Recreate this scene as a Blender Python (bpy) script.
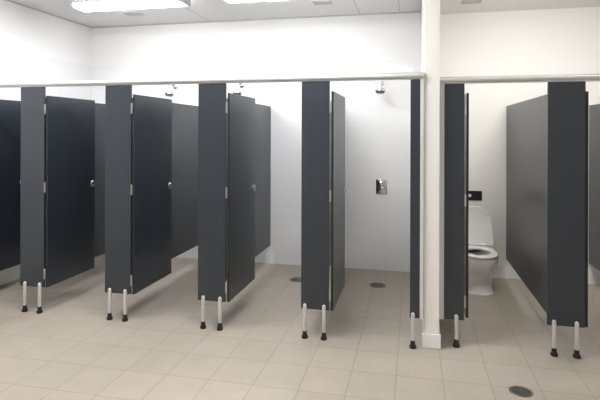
import bpy, bmesh, math
from mathutils import Vector, Matrix

for o in list(bpy.data.objects):
    bpy.data.objects.remove(o)
SC = bpy.context.scene
COL = SC.collection
PI = math.pi

# ------------------------------------------------------------------ camera
cd = bpy.data.cameras.new('camera')
cd.sensor_fit = 'HORIZONTAL'
cd.sensor_width = 36.0
cd.lens = 505.5 / 600 * 36
cd.shift_y = -67.05 / 600
cd.clip_start = 0.05
cam = bpy.data.objects.new('camera', cd)
COL.objects.link(cam)
M = Matrix.Rotation(math.radians(12.689), 4, 'Z') @ Matrix.Rotation(PI / 2, 4, 'X') @ Matrix.Rotation(math.radians(0.172), 4, 'Z')
cam.matrix_world = Matrix.Translation((0, 0, 1.674)) @ M
SC.camera = cam

# ------------------------------------------------------------------ world, exposure
w = bpy.data.worlds.new('world')
SC.world = w
w.use_nodes = True
w.node_tree.nodes['Background'].inputs[0].default_value = (1, 1, 1, 1)
w.node_tree.nodes['Background'].inputs[1].default_value = 0.3
SC.view_settings.view_transform = 'Standard'
SC.view_settings.look = 'None'
SC.view_settings.gamma = 1
SC.view_settings.use_curve_mapping = False
SC.view_settings.exposure = 0.24
LAMP_STALLS, FILL_FRONTS, LAMP_ROOM, FILL_TOILET = 24.0, 42.0, 9.0, 44.0     # emission strength of the lamp diffusers; fronts and toilet are added fill


# ------------------------------------------------------------------ materials
def mat(name, col, rough=0.5, metal=0.0, spec=0.5, emit=None, strength=0.0, coat=0.0):
    m = bpy.data.materials.new(name)
    m.use_nodes = True
    b = m.node_tree.nodes['Principled BSDF']
    b.inputs['Base Color'].default_value = (*col, 1)
    b.inputs['Roughness'].default_value = rough
    b.inputs['Metallic'].default_value = metal
    b.inputs['Specular IOR Level'].default_value = spec
    b.inputs['Coat Weight'].default_value = coat
    if emit:
        b.inputs['Emission Color'].default_value = (*emit, 1)
        b.inputs['Emission Strength'].default_value = strength
    return m


def nodes(m):
    t = m.node_tree
    return t, t.nodes, t.links, t.nodes['Principled BSDF']


def noise_bump(m, scale, strength, dist=0.002, detail=3):
    t, n, l, b = nodes(m)
    g = n.new('ShaderNodeNewGeometry')
    no = n.new('ShaderNodeTexNoise')
    no.inputs['Scale'].default_value = scale
    no.inputs['Detail'].default_value = detail
    bp = n.new('ShaderNodeBump')
    bp.inputs['Strength'].default_value = strength
    bp.inputs['Distance'].default_value = dist
    l.new(g.outputs['Position'], no.inputs['Vector'])
    l.new(no.outputs['Fac'], bp.inputs['Height'])
    l.new(bp.outputs['Normal'], b.inputs['Normal'])
    return m


def brick_setup(m, off, rot, bw, bh, mortar, c1, c2, cm, bump, noise_amt, offset=0.0):
    t, n, l, b = nodes(m)
    g = n.new('ShaderNodeNewGeometry')
    mp = n.new('ShaderNodeMapping')
    mp.vector_type = 'POINT'
    mp.inputs['Location'].default_value = off
    mp.inputs['Rotation'].default_value = rot
    br = n.new('ShaderNodeTexBrick')
    br.offset = offset
    br.inputs['Color1'].default_value = (*c1, 1)
    br.inputs['Color2'].default_value = (*c2, 1)
    br.inputs['Mortar'].default_value = (*cm, 1)
    br.inputs['Scale'].default_value = 1.0
    br.inputs['Mortar Size'].default_value = mortar
    br.inputs['Mortar Smooth'].default_value = 0.2
    br.inputs['Brick Width'].default_value = bw
    br.inputs['Row Height'].default_value = bh
    l.new(g.outputs['Position'], mp.inputs['Vector'])
    l.new(mp.outputs['Vector'], br.inputs['Vector'])
    no = n.new('ShaderNodeTexNoise')
    no.inputs['Scale'].default_value = 5.0
    no.inputs['Detail'].default_value = 6.0
    no.inputs['Roughness'].default_value = 0.7
    l.new(g.outputs['Position'], no.inputs['Vector'])
    mx = n.new('ShaderNodeMix')
    mx.data_type = 'RGBA'
    mx.blend_type = 'OVERLAY'
    mx.inputs['Factor'].default_value = noise_amt
    l.new(br.outputs['Color'], mx.inputs['A'])
    l.new(no.outputs['Fac'], mx.inputs['B'])
    l.new(mx.outputs['Result'], b.inputs['Base Color'])
    bp = n.new('ShaderNodeBump')
    bp.invert = True
    bp.inputs['Strength'].default_value = bump
    bp.inputs['Distance'].default_value = 0.002
    l.new(br.outputs['Fac'], bp.inputs['Height'])
    l.new(bp.outputs['Normal'], b.inputs['Normal'])
    return br, mx, bp


floor_m = mat('floor_tile', (0.5, 0.44, 0.36), 0.42, spec=0.35)
brick_setup(floor_m, (0.113, -3.555, 0), (0, 0, 0), 0.309, 0.35, 0.0035,
            (0.395, 0.353, 0.29), (0.375, 0.336, 0.276), (0.29, 0.255, 0.205), 0.5, 0.12)


def wall_tile(name, axis):
    """glossy white tiles up to 2.6 m, matt paint above"""
    m = mat(name, (0.8, 0.8, 0.82), 0.12, spec=0.5)
    rot = (-PI / 2, 0, 0) if axis == 'x' else (-PI / 2, 0, 0)
    br, mx, bp = brick_setup(m, (0, 0, 0), (0, 0, 0), 0.4, 0.0667, 0.0012,
                             (0.865, 0.865, 0.87), (0.855, 0.855, 0.86), (0.78, 0.78, 0.785), 0.18, 0.03, 0.0)
    t, n, l, b = nodes(m)
    g = n.new('ShaderNodeNewGeometry')
    sp = n.new('ShaderNodeSeparateXYZ')
    cb = n.new('ShaderNodeCombineXYZ')
    l.new(g.outputs['Position'], sp.inputs[0])
    l.new(sp.outputs['X' if axis == 'x' else 'Y'], cb.inputs['X'])
    l.new(sp.outputs['Z'], cb.inputs['Y'])
    l.new(cb.outputs[0], br.inputs['Vector'])
    gt = n.new('ShaderNodeMath')
    gt.operation = 'GREATER_THAN'
    gt.inputs[1].default_value = 2.60
    l.new(sp.outputs['Z'], gt.inputs[0])
    m2 = n.new('ShaderNodeMix')
    m2.data_type = 'RGBA'
    l.new(gt.outputs[0], m2.inputs['Factor'])
    l.new(mx.outputs['Result'], m2.inputs['A'])
    m2.inputs['B'].default_value = (0.865, 0.855, 0.84, 1)
    l.new(m2.outputs['Result'], b.inputs['Base Color'])
    m3 = n.new('ShaderNodeMix')
    l.new(gt.outputs[0], m3.inputs['Factor'])
    m3.inputs['A'].default_value = 0.06
    m3.inputs['B'].default_value = 0.6
    l.new(m3.outputs['Result'], b.inputs['Roughness'])
    # faint waviness of the tiles
    no = n.new('ShaderNodeTexNoise')
    no.inputs['Scale'].default_value = 2.2
    l.new(g.outputs['Position'], no.inputs['Vector'])
    b2 = n.new('ShaderNodeBump')
    b2.inputs['Strength'].default_value = 0.08
    b2.inputs['Distance'].default_value = 0.02
    l.new(no.outputs['Fac'], b2.inputs['Height'])
    l.new(bp.outputs['Normal'], b2.inputs['Normal'])
    l.new(b2.outputs['Normal'], b.inputs['Normal'])
    return m


tile_x = wall_tile('white_wall_tile_back', 'x')
tile_y = wall_tile('white_wall_tile_side', 'y')
paint = noise_bump(mat('warm_white_paint', (0.84, 0.82, 0.79), 0.55, spec=0.3), 60, 0.05)
nib_paint = mat('cream_white_paint', (0.84, 0.83, 0.79), 0.45, spec=0.35)
ceil_m = noise_bump(mat('ceiling_board', (0.90, 0.89, 0.885), 0.8, spec=0.2), 120, 0.1)
ceil_r = noise_bump(mat('ceiling_plaster', (0.90, 0.87, 0.85), 0.8, spec=0.2), 120, 0.05)
seam_m = mat('ceiling_joint', (0.48, 0.47, 0.46), 0.7)
skirt_m = mat('gloss_white_skirting', (0.84, 0.84, 0.83), 0.25)


def laminate(name, col, rough):
    m = mat(name, col, rough, spec=0.75)
    t, n, l, b = nodes(m)
    g = n.new('ShaderNodeNewGeometry')
    no = n.new('ShaderNodeTexNoise')
    no.inputs['Scale'].default_value = 400
    no.inputs['Detail'].default_value = 2
    l.new(g.outputs['Position'], no.inputs['Vector'])
    bp = n.new('ShaderNodeBump')
    bp.inputs['Strength'].default_value = 0.08
    bp.inputs['Distance'].default_value = 0.001
    l.new(no.outputs['Fac'], bp.inputs['Height'])
    l.new(bp.outputs['Normal'], b.inputs['Normal'])
    return m


lam = laminate('charcoal_laminate', (0.018, 0.0235, 0.033), 0.32)
core = mat('black_laminate_core', (0.006, 0.006, 0.006), 0.5)
alu = mat('pale_anodised_aluminium', (0.60, 0.605, 0.59), 0.35, metal=0.4)
alu_edge = mat('pale_edge_channel', (0.68, 0.67, 0.64), 0.4, metal=0.2)
leg_m = mat('satin_aluminium_leg', (0.70, 0.70, 0.67), 0.32, metal=0.5)
rubber = mat('black_rubber', (0.008, 0.008, 0.008), 0.4)
steel = mat('brushed_steel', (0.62, 0.62, 0.62), 0.28, metal=1.0)
chrome = mat('polished_chrome', (0.66, 0.66, 0.68), 0.16, metal=1.0)
dark_chrome = mat('dark_nozzle_plate', (0.06, 0.06, 0.06), 0.3)
drain_m = mat('stained_steel_grate', (0.22, 0.20, 0.185), 0.4, metal=0.8)
drain_hole = mat('drain_slot_dark', (0.015, 0.014, 0.013), 0.7)
porcelain = mat('white_porcelain', (0.84, 0.82, 0.79), 0.12, coat=0.3)
seat_m = mat('white_seat_plastic', (0.86, 0.845, 0.82), 0.22)
water = mat('bowl_water', (0.55, 0.57, 0.56), 0.03)
black_pl = mat('black_flush_plate', (0.008, 0.008, 0.009), 0.25)
lamp_stalls = mat('lamp_diffuser_stalls', (0.9, 0.9, 0.9), 0.4, emit=(0.97, 0.98, 1.0), strength=LAMP_STALLS)
fill_fronts = mat('fill_diffuser_fronts', (0.9, 0.9, 0.9), 0.4, emit=(0.98, 0.98, 1.0), strength=FILL_FRONTS)
fill_toilet = mat('fill_diffuser_toilet', (0.9, 0.9, 0.9), 0.4, emit=(1.0, 0.99, 0.97), strength=FILL_TOILET)
lamp_room = mat('lamp_diffuser_room', (0.9, 0.9, 0.9), 0.4, emit=(0.98, 0.98, 1.0), strength=LAMP_ROOM)
lamp_house = mat('lamp_housing', (0.60, 0.60, 0.66), 0.4)
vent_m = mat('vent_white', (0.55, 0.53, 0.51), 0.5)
vent_dark = mat('vent_slot_dark', (0.10, 0.095, 0.09), 0.7)


# ------------------------------------------------------------------ helpers
def link(name, bm, m, parent=None, loc=None, smooth=False):
    bmesh.ops.recalc_face_normals(bm, faces=bm.faces)
    me = bpy.data.meshes.new(name)
    bm.to_mesh(me)
    bm.free()
    ms = m if isinstance(m, (list, tuple)) else [m]
    for k in ms:
        me.materials.append(k)
    if smooth:
        for p in me.polygons:
            p.use_smooth = True
        try:
            me.set_sharp_from_angle(angle=math.radians(35))
        except Exception:
            pass
    o = bpy.data.objects.new(name, me)
    COL.objects.link(o)
    if parent is not None:
        o.parent = parent
    if loc is not None:
        o.location = loc
    return o


def box(bm, x0, x1, y0, y1, z0, z1, bev=0.0, seg=2, mi=0):
    r = bmesh.ops.create_cube(bm, size=1.0)
    vs = r['verts']
    for v in vs:
        v.co = Vector(((x0 + x1) / 2 + v.co.x * (x1 - x0), (y0 + y1) / 2 + v.co.y * (y1 - y0), (z0 + z1) / 2 + v.co.z * (z1 - z0)))
    fs = list({f for v in vs for f in v.link_faces})
    for f in fs:
        f.material_index = mi
    if bev > 0:
        es = list({e for v in vs for e in v.link_edges})
        bmesh.ops.bevel(bm, geom=es, offset=bev, segments=seg, affect='EDGES', profile=0.5)
    return bm


def boxbm(*a, **k):
    return box(bmesh.new(), *a, **k)


def lathe(bm, prof, c, axis='z', n=24, cap=True):
    """prof: (radius, height) list turned about an axis through c"""
    def put(r, h, a):
        u, v = r * math.cos(a), r * math.sin(a)
        if axis == 'z':
            p = (u, v, h)
        elif axis == 'x':
            p = (h, u, v)
        else:
            p = (u, h, v)
        return Vector(c) + Vector(p)
    rings = []
    for r, h in prof:
        if r < 1e-6:
            rings.append([bm.verts.new(put(0, h, 0))])
        else:
            rings.append([bm.verts.new(put(r, h, 2 * PI * i / n)) for i in range(n)])
    for a, b in zip(rings, rings[1:]):
        for i in range(n):
            j = (i + 1) % n
            if len(a) == 1 and len(b) == 1:
                continue
            if len(a) == 1:
                bm.faces.new((a[0], b[i], b[j]))
            elif len(b) == 1:
                bm.faces.new((a[i], a[j], b[0]))
            else:
                bm.faces.new((a[i], a[j], b[j], b[i]))
    if cap:
        for r in (rings[0], rings[-1]):
            if len(r) > 1:
                bm.faces.new(r)
    return bm


def tube(bm, pts, rad, n=12):
    pts = [Vector(p) for p in pts]
    rs = rad if isinstance(rad, (list, tuple)) else [rad] * len(pts)
    rings = []
    up = Vector((1, 0, 0))
    for i, p in enumerate(pts):
        a = pts[max(i - 1, 0)]
        b = pts[min(i + 1, len(pts) - 1)]
        t = (b - a).normalized()
        s = up - t * up.dot(t)
        if s.length < 1e-4:
            s = Vector((0, 1, 0)) - t * t.y
        s.normalize()
        q = t.cross(s)
        rings.append([bm.verts.new(p + rs[i] * (math.cos(2 * PI * k / n) * s + math.sin(2 * PI * k / n) * q)) for k in range(n)])
    for a, b in zip(rings, rings[1:]):
        for k in range(n):
            j = (k + 1) % n
            bm.faces.new((a[k], a[j], b[j], b[k]))
    bm.faces.new(rings[0])
    bm.faces.new(rings[-1])
    return bm


def loft(bm, rings, cap0=True, cap1=True):
    vr = [[bm.verts.new(p) for p in r] for r in rings]
    n = len(vr[0])
    for a, b in zip(vr, vr[1:]):
        for k in range(n):
            j = (k + 1) % n
            bm.faces.new((a[k], a[j], b[j], b[k]))
    if cap0:
        bm.faces.new(vr[0])
    if cap1:
        bm.faces.new(vr[-1])
    return bm


def tag(o, label, cat, group=None):
    o['label'] = label
    o['category'] = cat
    o['kind'] = 'thing'
    if group:
        o['group'] = group
    return o


def thing(name, loc, label, cat, group=None):
    o = bpy.data.objects.new(name, None)
    o.empty_display_size = 0.05
    COL.objects.link(o)
    o.location = loc
    return tag(o, label, cat, group)


def struct(name, bm, m, smooth=False):
    o = link(name, bm, m, smooth=smooth)
    o['kind'] = 'structure'
    return o


def copy_tree(o, loc):
    r = o.copy()
    COL.objects.link(r)
    r.location = loc
    for ch in o.children:
        c = ch.copy()
        COL.objects.link(c)
        c.parent = r
        for g in ch.children:
            d = g.copy()
            COL.objects.link(d)
            d.parent = c
    return r


# ------------------------------------------------------------------ setting
XL, XR = -4.391, 2.95          # side walls
YB, YF = 6.24, -1.8            # wall behind the stalls, wall behind the camera
ZC, ZC2 = 3.139, 3.094         # ceiling over showers / over toilets
XN0, XN1, YN = 0.078, 0.197, 4.075   # nib wall
Y1, Y2 = 4.055, 4.157          # front planes of shower panels / toilet panels
T = 0.15

struct('floor', boxbm(XL - T, XR + T, YF - T, YB + T, -0.1, 0.0), floor_m)
struct('ceiling_left', boxbm(XL - T, 0.14, YF - T, YB + T, ZC, ZC + 0.12), ceil_m)
struct('ceiling_right', boxbm(0.14, XR + T, YF - T, YB + T, ZC2, ZC2 + 0.165), ceil_r)
struct('wall_left', boxbm(XL - T, XL, YF, YB, 0, ZC), tile_y)
struct('wall_right', boxbm(XR, XR + T, YF, YB, 0, ZC2), paint)
struct('wall_back_left', boxbm(XL - T, 0.14, YB, YB + T, 0, ZC), tile_x)
struct('wall_back_right', boxbm(0.14, XR + T, YB, YB + T, 0, ZC2), paint)
struct('wall_front', boxbm(XL - T, XR + T, YF - T, YF, 0, ZC2), paint)
struct('wall_middle', boxbm(XN0, XN1, YN, YB, 0, ZC2, 0.003), nib_paint)

# skirting: a small ogee-topped profile
b = bmesh.new()
box(b, XN1, XR, YB - 0.016, YB, 0, 0.135)
box(b, XN1, XR, YB - 0.011, YB, 0.135, 0.15)
struct('baseboard_back', b, skirt_m)
b = bmesh.new()
box(b, XN0 - 0.012, XN1 + 0.012, YN - 0.012, YN, 0, 0.112, 0.003)
box(b, XN1, XN1 + 0.012, YN, YB - 0.016, 0, 0.112)
struct('baseboard_middle', b, skirt_m)
struct('baseboard_right', boxbm(XR - 0.014, XR, YF, YB - 0.016, 0, 0.13), skirt_m)

# ceiling joints and grey strips standing for the shadow line along the walls
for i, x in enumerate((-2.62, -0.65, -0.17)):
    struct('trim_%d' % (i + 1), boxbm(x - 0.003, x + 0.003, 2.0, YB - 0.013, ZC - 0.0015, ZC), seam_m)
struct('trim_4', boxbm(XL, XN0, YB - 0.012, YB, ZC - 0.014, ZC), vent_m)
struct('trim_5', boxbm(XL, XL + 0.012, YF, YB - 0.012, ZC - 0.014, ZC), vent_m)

# ------------------------------------------------------------------ head rails
def headrail(name, x0, x1, y, z, label):
    """extruded rounded hollow-looking section with a lower lip"""
    sec = [(-0.006, -0.004), (-0.006, 0.007), (-0.020, 0.009), (-0.025, 0.014), (-0.027, 0.024), (-0.025, 0.034), (-0.020, 0.039), (-0.012, 0.040), (-0.012, 0.049),
           (0.030, 0.049), (0.030, 0.040), (0.038, 0.039), (0.043, 0.034), (0.045, 0.024), (0.043, 0.014), (0.038, 0.009), (0.024, 0.007), (0.024, -0.004)]
    bm = bmesh.new()
    loft(bm, [[(x, y + a, z + c) for a, c in sec] for x in (x0, x1)])
    o = link(name, bm, alu, smooth=True)
    return tag(o, label, 'rail')


headrail('headrail', XL, XN0, Y1, 2.10, 'long pale aluminium head rail over the row of shower panels')
headrail('headrail', XN1, XR, Y2, 2.071, 'pale aluminium head rail over the toilet panels right of the white post')


# ------------------------------------------------------------------ cubicles: board on legs, dividing partition, open door
def leg(parent, x, y, zb):
    bm = bmesh.new()
    r = 0.0155
    lathe(bm, [(r * 0.9, 0.045), (r, 0.048), (r, zb + 0.030), (r * 0.92, zb + 0.038), (r * 0.7, zb + 0.044), (r * 0.35, zb + 0.0475), (0, zb + 0.0485)],
          (x, y, 0), n=20)
    l = link('leg', bm, leg_m, parent, smooth=True)
    bm = bmesh.new()
    lathe(bm, [(0.024, 0.0), (0.027, 0.004), (0.0265, 0.018), (0.0205, 0.030), (0.0165, 0.031), (0.0180, 0.034), (0.0180, 0.056), (0.0160, 0.060)],
          (x, y, 0), n=20)
    link('rubber_foot', bm, rubber, l, smooth=True)


def door(t, xh, y, zt, zb, length, gap=0.015):
    """door hinged at x = xh (right edge of the board), standing open into its stall; its right face is the outer face"""
    x0, x1 = xh + gap, xh + gap + 0.018
    hx, hy = (xh + 0.0075, y - 0.001) if gap > 0.01 else (xh - 0.007, y + 0.0262)   # tight doors hang on hinges behind the board
    ye = y + length
    bm = bmesh.new()
    box(bm, x0, x1, y + 0.003, ye, zb, zt, 0.0012, 1)
    bm.normal_update()
    for f in bm.faces:
        if abs(f.normal.x) < 0.5:
            f.material_index = 1
    d = link('door', bm, [lam, core], t)
    for z in (zt - 0.125, (zt + zb) / 2 + 0.04, zb + 0.125):
        bm = bmesh.new()
        r = 0.0075
        prof = []
        h0, h1 = z - 0.048, z + 0.048
        k = 3
        for i in range(k):
            a = h0 + (h1 - h0) * i / k + 0.001
            e = h0 + (h1 - h0) * (i + 1) / k - 0.001
            prof += [(r * 0.85, a), (r, a + 0.001), (r, e - 0.001), (r * 0.85, e)]
        lathe(bm, prof, (hx, hy, 0), n=12)
        box(bm, hx, x0 + 0.001, hy + 0.003, hy + 0.007, z - 0.046, z + 0.046)
        link('hinge', bm, steel, d, smooth=True)
    # round indicator lock with its coin slot
    yl, zl = ye - 0.040, 1.133
    bm = bmesh.new()
    lathe(bm, [(0.034, 0.0), (0.034, 0.006), (0.030, 0.011), (0.021, 0.011), (0.020, 0.005), (0.0, 0.005)], (x1, yl, zl), 'x', 28)
    box(bm, x1 + 0.008, x1 + 0.0125, yl - 0.003, yl + 0.003, zl - 0.011, zl + 0.011, 0.001, 1)
    nf = len(bm.faces)
    lathe(bm, [(0.014, 0.004), (0.014, 0.009), (0.012, 0.010), (0.0, 0.010)], (x1, yl, zl), 'x', 24)
    bm.faces.ensure_lookup_table()
    for f in bm.faces[nf:]:
        f.material_index = 1
    link('lock', bm, [steel, dark_chrome], d, smooth=True)
    bm = bmesh.new()
    lathe(bm, [(0.024, 0.0), (0.024, -0.005), (0.012, -0.008), (0.012, -0.012), (0.0, -0.012)], (x0, yl, zl), 'x', 24)
    box(bm, x0 - 0.026, x0 - 0.010, yl - 0.005, yl + 0.005, zl - 0.015, zl + 0.015, 0.002, 1)
    link('thumb_turn', bm, steel, d, smooth=True)


ZB, ZD, ZD2, DL = 0.233, 2.013, 1.992, 0.715
GS, GT = 'charcoal shower cubicles', 'charcoal toilet cubicles'


def cubicle(name, x0, x1, y, zt, zb, legs, label, group, part_x=None, part_zb=ZB, zd=None, channel=None, gap=0.015):
    t = thing(name, (0, 0, 0), label, 'cubicle', group)
    link('front_board', boxbm(x0, x1, y, y + 0.018, zb, zt, 0.0012, 1), lam, t)
    for lx in legs:
        leg(t, lx, y - 0.0150, zb)
    if part_x is not None:
        link('partition', boxbm(part_x, part_x + 0.018, y + 0.018, YB - 0.004, part_zb, zd, 0.001, 1), lam, t)
    if zd is not None:
        door(t, x1, y, zd, part_zb, DL, gap)
    if channel:
        link('edge_channel', boxbm(channel[0], channel[1], y - 0.004, y + 0.022, zb - 0.004, zt, 0.002, 1), alu_edge, t)
    return t


cubicle('shower_cubicle', XL + 0.001, -4.213, Y1, 2.10, ZB, (-4.30,),
        'charcoal shower cubicle at the left edge of the picture, only its open door showing', GS, zd=ZD)
for x0, x1, lg, lb in (
        (-3.603, -3.345, (-3.537, -3.378), 'leftmost charcoal shower cubicle whose two silver legs are in view, door open'),
        (-2.711, -2.454, (-2.651, -2.497), 'charcoal shower cubicle with open door, second from left of those on two legs'),
        (-1.811, -1.560, (-1.755, -1.602), 'charcoal shower cubicle with open door, third from left of those on two legs'),
        (-0.900, -0.668, (-0.865, -0.707), 'charcoal shower cubicle whose open door stands in the bright shower with the mixer')):
    cubicle('shower_cubicle', x0, x1, Y1, 2.10, ZB, lg, lb, GS, part_x=x0 + 0.005, zd=ZD)
t = cubicle('shower_end_screen', -0.026, 0.049, Y1, 2.10, 0.228, (-0.003,),
            'narrow charcoal screen on one leg along the left side of the white post', GS, channel=(0.049, XN0 - 0.002))
t['category'] = 'screen'
cubicle('toilet_cubicle', 0.236, 0.388, Y2, 2.071, 0.205, (0.330,),
        'charcoal toilet cubicle front on one leg right of the white post, partly hiding the toilet', GT,
        part_zb=0.226, zd=ZD2, channel=(XN1 + 0.002, 0.236))
cubicle('toilet_cubicle', 0.992, 1.253, Y2, 2.071, 0.222, (1.037, 1.193),
        'charcoal toilet cubicle with wide front on two legs, right of the toilet', GT, part_x=1.046, part_zb=0.226, zd=ZD2, gap=0.003)
cubicle('toilet_cubicle', 1.860, 2.115, Y2, 2.071, 0.222, (1.91, 2.06),
        'charcoal toilet cubicle partition cut off by the right edge of the picture', GT, part_x=1.914, part_zb=0.226, zd=ZD2, gap=0.003)


# ------------------------------------------------------------------ showers
def shower(x, label):
    t = thing('shower', (x, YB, 2.285), label, 'shower', 'chrome shower heads on the tiled back wall')
    bm = bmesh.new()
    lathe(bm, [(0.028, 0.0), (0.028, -0.004), (0.022, -0.010), (0.014, -0.013), (0.0115, -0.014)], (0, 0, 0), 'y', 24)
    link('wall_flange', bm, chrome, t, smooth=True)
    pts = []
    for i in range(5):
        a = i / 4
        pts.append((0, -0.010 - 0.055 * a, 0.012 * a * a))
    for i in range(1, 9):
        a = PI / 8 * i * 1.0
        c = (0, -0.065 - 0.042, 0.012)
        pts.append((0, -0.065 - 0.042 + 0.042 * math.cos(a), 0.012 + 0.036 * math.sin(a)))
    pts += [(0, -0.150, -0.008), (0, -0.153, -0.040)]
    bm = tube(bmesh.new(), pts, 0.0095, 14)
    link('arm', bm, chrome, t, smooth=True)
    # ball joint and head, tilted slightly toward the user
    R = Matrix.Translation((0, -0.153, -0.045)) @ Matrix.Rotation(math.radians(-14), 4, 'X')
    bm = bmesh.new()
    lathe(bm, [(0.011, 0.008), (0.016, 0.000), (0.017, -0.010), (0.013, -0.020), (0.014, -0.026), (0.024, -0.034), (0.048, -0.046), (0.059, -0.056),
               (0.060, -0.074), (0.056, -0.080)], (0, 0, 0), n=32)
    bm.transform(R)
    h = link('head', bm, chrome, t, smooth=True)
    bm = bmesh.new()
    lathe(bm, [(0.054, -0.0795), (0.050, -0.085), (0.018, -0.088), (0.0, -0.089)], (0, 0, 0), n=32)
    bm.transform(R)
    link('nozzle_plate', bm, dark_chrome, h, smooth=True)
    return t


shower(-3.120, 'chrome shower head above the second open door from the left, under the rail')
shower(-2.183, 'chrome shower head just above the top of the third open door')
shower(-0.390, 'chrome shower head high on the tiles of the bright shower with mixer')


def mixer(x, label):
    t = thing('shower_mixer', (x, YB, 1.02), label, 'shower mixer', 'chrome wall mixers')
    bm = boxbm(-0.066, 0.066, -0.009, 0.0, -0.088, 0.088, 0.004, 2)
    link('wall_plate', bm, chrome, t, smooth=True)
    bm = bmesh.new()
    lathe(bm, [(0.040, -0.009), (0.040, -0.016), (0.030, -0.022), (0.024, -0.044), (0.020, -0.052), (0.0, -0.055)], (-0.004, 0, 0.03), 'y', 28)
    link('cartridge', bm, chrome, t, smooth=True)
    bm = tube(bmesh.new(), [(-0.004, -0.046, 0.030), (0.010, -0.062, 0.005), (0.026, -0.072, -0.035), (0.036, -0.076, -0.062)],
              [0.010, 0.010, 0.0085, 0.007], 12)
    link('lever', bm, chrome, t, smooth=True)
    return t


mixer(-0.383, 'square chrome shower mixer with lever on the bright shower wall')


# ------------------------------------------------------------------ floor drains
def drain(x, y, r, label):
    t = thing('floor_drain', (x, y, 0), label, 'drain', 'round floor drains')
    bm = bmesh.new()
    lathe(bm, [(r * 0.80, 0.0005), (r * 0.80, 0.003), (r * 0.96, 0.004), (r, 0.0012), (r, 0.0)], (0, 0, 0), n=40, cap=False)
    link('rim', bm, drain_m, t, smooth=True)
    bm = bmesh.new()
    lathe(bm, [(0.0, 0.001), (r * 0.81, 0.001)], (0, 0, 0), n=40, cap=False)
    link('sump', bm, drain_hole, t)
    bm = bmesh.new()
    rr = r * 0.80
    for k in range(-4, 5):
        yy = k * rr / 4.6
        hw = math.sqrt(max(rr * rr - yy * yy, 0)) * 0.98
        box(bm, -hw, hw, yy - rr * 0.055, yy + rr * 0.055, 0.001, 0.0038)
    box(bm, -rr * 0.07, rr * 0.07, -rr * 0.97, rr * 0.97, 0.001, 0.0039)
    link('grate', bm, drain_m, t)
    return t


drain(-0.385, 5.62, 0.095, 'round floor drain of the bright shower below the mixer')
drain(-1.285, 5.62, 0.095, 'round floor drain half hidden by the rightmost wide shower panel')
drain(0.683, 3.515, 0.074, 'round dark floor drain in the tiles in front of the toilet cubicle')


# ------------------------------------------------------------------ toilet
TX = 0.680


def dring(hw, yf, z, yb=YB - 0.002, n=28, cx=TX, flare=1.0, ymid=None):
    """plan ring of a back-to-wall pan: half ellipse in front, straight sides running to the wall"""
    ym = yf + hw * 1.25 if ymid is None else ymid
    pts = []
    for i in range(n + 1):
        a = PI * i / n
        c, s = math.cos(a), math.sin(a)
        pts.append((cx + hw * math.copysign(abs(c) ** 0.92, c), ym - (ym - yf) * abs(s) ** 0.95, z))
    pts.append((cx - hw * flare, yb, z))
    pts.append((cx + hw * flare, yb, z))
    return pts


toilet = thing('toilet', (TX, 5.9, 0), 'white floor-standing toilet with its lid raised against the wall', 'toilet')
inv = Matrix.Translation((-TX, -5.9, 0))


def tpart(name, bm, m, parent=None, smooth=True):
    bm.transform(inv)
    return link(name, bm, m, parent or toilet, smooth=smooth)


bm = bmesh.new()
prof = [(0.150, 5.500, 0.0), (0.150, 5.500, 0.012), (0.143, 5.512, 0.020), (0.137, 5.525, 0.09), (0.134, 5.533, 0.168), (0.137, 5.527, 0.182),
        (0.160, 5.492, 0.208), (0.178, 5.462, 0.255), (0.185, 5.450, 0.295), (0.190, 5.444, 0.335), (0.192, 5.440, 0.375), (0.189, 5.443, 0.388)]
rings = [dring(h, y, z) for h, y, z in prof]


def oval(hx, hy, yc, z, n=28):
    """same vertex count as dring so that the inner bowl continues the outer loft"""
    pts = []
    N = n + 3
    for i in range(N):
        a = -PI * 0.10 + (2 * PI) * i / N + PI * 0.0
        pts.append((TX + hx * math.cos(a), yc - hy * math.sin(a), z))
    return pts


rings.append(oval(0.138, 0.205, 5.680, 0.388))
rings.append(oval(0.132, 0.195, 5.682, 0.365))
rings.append(oval(0.116, 0.165, 5.695, 0.305))
rings.append(oval(0.080, 0.110, 5.720, 0.250))
loft(bm, rings)
pan = tpart('pan', bm, porcelain)
bm = bmesh.new()
loft(bm, [oval(0.090, 0.124, 5.715, 0.266), oval(0.001, 0.001, 5.715, 0.2662)], cap0=False)
tpart('bowl_water', bm, water, pan)

# seat ring
bm = bmesh.new()


def srings(out, inn, z0, z1):
    """ring between an outer seat outline and an inner oval"""
    N = 48

    def pt(hx, hyf, hyb, a):
        s = math.sin(a)
        hy = hyf if s > 0 else hyb
        return TX + hx * math.copysign(abs(math.cos(a)) ** 0.9, math.cos(a)), 5.700 - hy * math.copysign(abs(s) ** 0.9, s)
    secs = []
    for dx, z in ((0.006, z0), (0.0, z0 + 0.004), (0.0, z1 - 0.007), (0.006, z1 - 0.001), (0.014, z1)):
        secs.append([(*pt(out[0] - dx, out[1] - dx, out[2] - dx, 2 * PI * i / N), z) for i in range(N)])
    for dx, z in ((0.012, z1), (0.004, z1 - 0.003), (0.0, z1 - 0.010), (0.002, z0)):
        secs.append([(*pt(inn[0] + dx, inn[1] + dx, inn[2] + dx, 2 * PI * i / N), z) for i in range(N)])
    return secs


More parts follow.
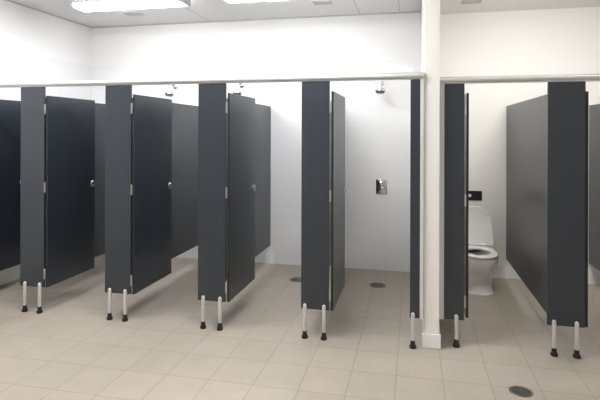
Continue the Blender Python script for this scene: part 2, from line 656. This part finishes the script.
sec = srings((0.193, 0.268, 0.290), (0.114, 0.180, 0.150), 0.392, 0.416)
vr = [[bm.verts.new(p) for p in r] for r in sec]
for a, b_ in zip(vr, vr[1:] + vr[:1]):
    for k in range(48):
        j = (k + 1) % 48
        bm.faces.new((a[k], a[j], b_[j], b_[k]))
seat = tpart('seat', bm, seat_m)
for s in (-1, 1):
    bm = bmesh.new()
    lathe(bm, [(0.0, -0.024), (0.012, -0.022), (0.013, 0.0), (0.012, 0.022), (0.0, 0.024)], (TX + s * 0.075, 5.985, 0.424), 'x', 16)
    tpart('seat_hinge', bm, steel, seat)

# raised lid leaning on the wall
bm = bmesh.new()
tilt = math.radians(7)


def lid_ring(sc, d):
    pts = []
    H, hb = 0.440, 0.188
    n = 40
    prf = []
    for i in range(n + 1):
        a = PI * i / n
        c, s = math.cos(a), math.sin(a)
        prf.append((0.188 * math.copysign(abs(c) ** 0.95, c), 0.225 + (H - 0.225) * s ** 0.95))
    prf = [(0.190, 0.0), (0.200, 0.02)] + prf + [(-0.200, 0.02), (-0.190, 0.0)]
    for u, v in prf:
        u2, v2 = u * (1 - sc / 0.188), 0.22 + (v - 0.22) * (1 - sc / 0.22)
        y = 6.000 + v2 * math.sin(tilt) + d * math.cos(tilt)
        z = 0.412 + v2 * math.cos(tilt) - d * math.sin(tilt)
        pts.append((TX + u2, y, z))
    return pts


loft(bm, [lid_ring(0.016, -0.002), lid_ring(0.012, -0.004), lid_ring(0.004, -0.003), lid_ring(0.0, 0.004), lid_ring(0.0, 0.013), lid_ring(0.006, 0.020), lid_ring(0.03, 0.023)])
lid = tpart('lid', bm, seat_m)
for u, v in ((-0.118, 0.335), (0.118, 0.335)):
    bm = bmesh.new()
    lathe(bm, [(0.010, 0.0), (0.010, -0.004), (0.007, -0.007), (0.0, -0.007)], (TX + u, 6.000 + v * math.sin(tilt) - 0.002, 0.412 + v * math.cos(tilt)), 'y', 16)
    tpart('buffer', bm, vent_m, lid)

t = thing('flush_plate', (0.672, YB, 0.945), 'black flush plate with round silver button on the wall above the toilet', 'flush plate')
link('plate', boxbm(-0.108, 0.108, -0.010, 0.0, -0.056, 0.056, 0.003, 2), black_pl, t)
bm = bmesh.new()
lathe(bm, [(0.020, -0.010), (0.020, -0.014), (0.017, -0.017), (0.0, -0.018)], (-0.030, 0, 0), 'y', 24)
link('button', bm, mat('button_silver', (0.85, 0.85, 0.85), 0.3, metal=0.3), t, smooth=True)


# ------------------------------------------------------------------ ceiling lights and vents
def ceiling_light(x0, x1, yc, zc, label):
    lamp_m = fill_toilet if yc > 2 and x0 > 0 else lamp_stalls if yc > 4 else fill_fronts if yc > 2 else lamp_room
    t = thing('ceiling_light', ((x0 + x1) / 2, yc, zc), label, 'ceiling light', 'fluorescent ceiling lights')
    h = (x1 - x0) / 2
    bm = bmesh.new()
    box(bm, -h, h, -0.130, 0.130, -0.045, 0.0, 0.008, 2)
    link('housing', bm, lamp_house, t)
    bm = bmesh.new()
    sec = [(-0.125, -0.045), (-0.122, -0.068), (-0.105, -0.086), (-0.07, -0.094), (0.07, -0.094), (0.105, -0.086), (0.122, -0.068), (0.125, -0.045)]
    xs = [(-h + 0.035, 0.90), (-h + 0.045, 1.0), (h - 0.045, 1.0), (h - 0.035, 0.90)]
    loft(bm, [[(x, a, -0.045 + (c + 0.045) * k) for a, c in sec] for x, k in xs])
    link('diffuser', bm, lamp_m, t, smooth=True)
    for s in (-1, 1):
        bm = boxbm(min(s * h, s * (h - 0.036)), max(s * h, s * (h - 0.036)), -0.128, 0.128, -0.088, -0.0452, 0.010, 2)
        link('end_cap', bm, lamp_house, t)
    return t


ceiling_light(-3.70, -2.38, 5.00, ZC, 'lit fluorescent ceiling light at the top left of the picture')
ceiling_light(-1.95, -0.61, 4.97, ZC, 'lit fluorescent ceiling light just showing at the top middle edge')
ceiling_light(-3.40, -2.06, 1.30, ZC, 'lit fluorescent ceiling light outside the picture, over the open floor at left')
ceiling_light(-1.35, -0.01, 1.30, ZC, 'lit fluorescent ceiling light outside the picture, over the open floor in the middle')
ceiling_light(0.95, 2.29, 1.30, ZC2, 'lit fluorescent ceiling light outside the picture, over the open floor at right')
ceiling_light(0.55, 1.89, 4.55, ZC2, 'added fill light outside the picture, over the toilet cubicles')  # unseen lamp added to brighten the toilet side


ceiling_light(-3.76, -2.42, 3.10, ZC, 'added fill light over the left shower fronts, above the picture')  # this row is added, unseen, to brighten the stalls and back wall
ceiling_light(-1.75, -0.41, 3.10, ZC, 'added fill light over the middle shower fronts, above the picture')


def vent(x, y, zc, label):
    t = thing('ceiling_vent', (x, y, zc), label, 'vent', 'small ceiling vents')
    bm = bmesh.new()
    w_, d_ = 0.105, 0.075
    box(bm, -w_, w_, -d_, -d_ + 0.018, -0.008, 0)
    box(bm, -w_, w_, d_ - 0.018, d_, -0.008, 0)
    box(bm, -w_, -w_ + 0.018, -d_ + 0.018, d_ - 0.018, -0.008, 0)
    box(bm, w_ - 0.018, w_, -d_ + 0.018, d_ - 0.018, -0.008, 0)
    link('frame', bm, vent_m, t)
    bm = boxbm(-w_ + 0.018, w_ - 0.018, -d_ + 0.018, d_ - 0.018, -0.0015, 0)
    link('backing', bm, vent_dark, t)
    bm = bmesh.new()
    for k in range(4):
        yy = -0.042 + k * 0.028
        box(bm, -w_ + 0.018, w_ - 0.018, yy - 0.008, yy + 0.008, -0.006, -0.002)
    link('louvre', bm, vent_m, t)
    return t


vent(-3.37, 5.62, ZC, 'small ceiling vent below the bright light at top left')
vent(-1.00, 5.58, ZC, 'small ceiling vent at the top middle of the picture')
vent(0.60, 5.70, ZC2, 'small ceiling vent at the top edge right of the white post')
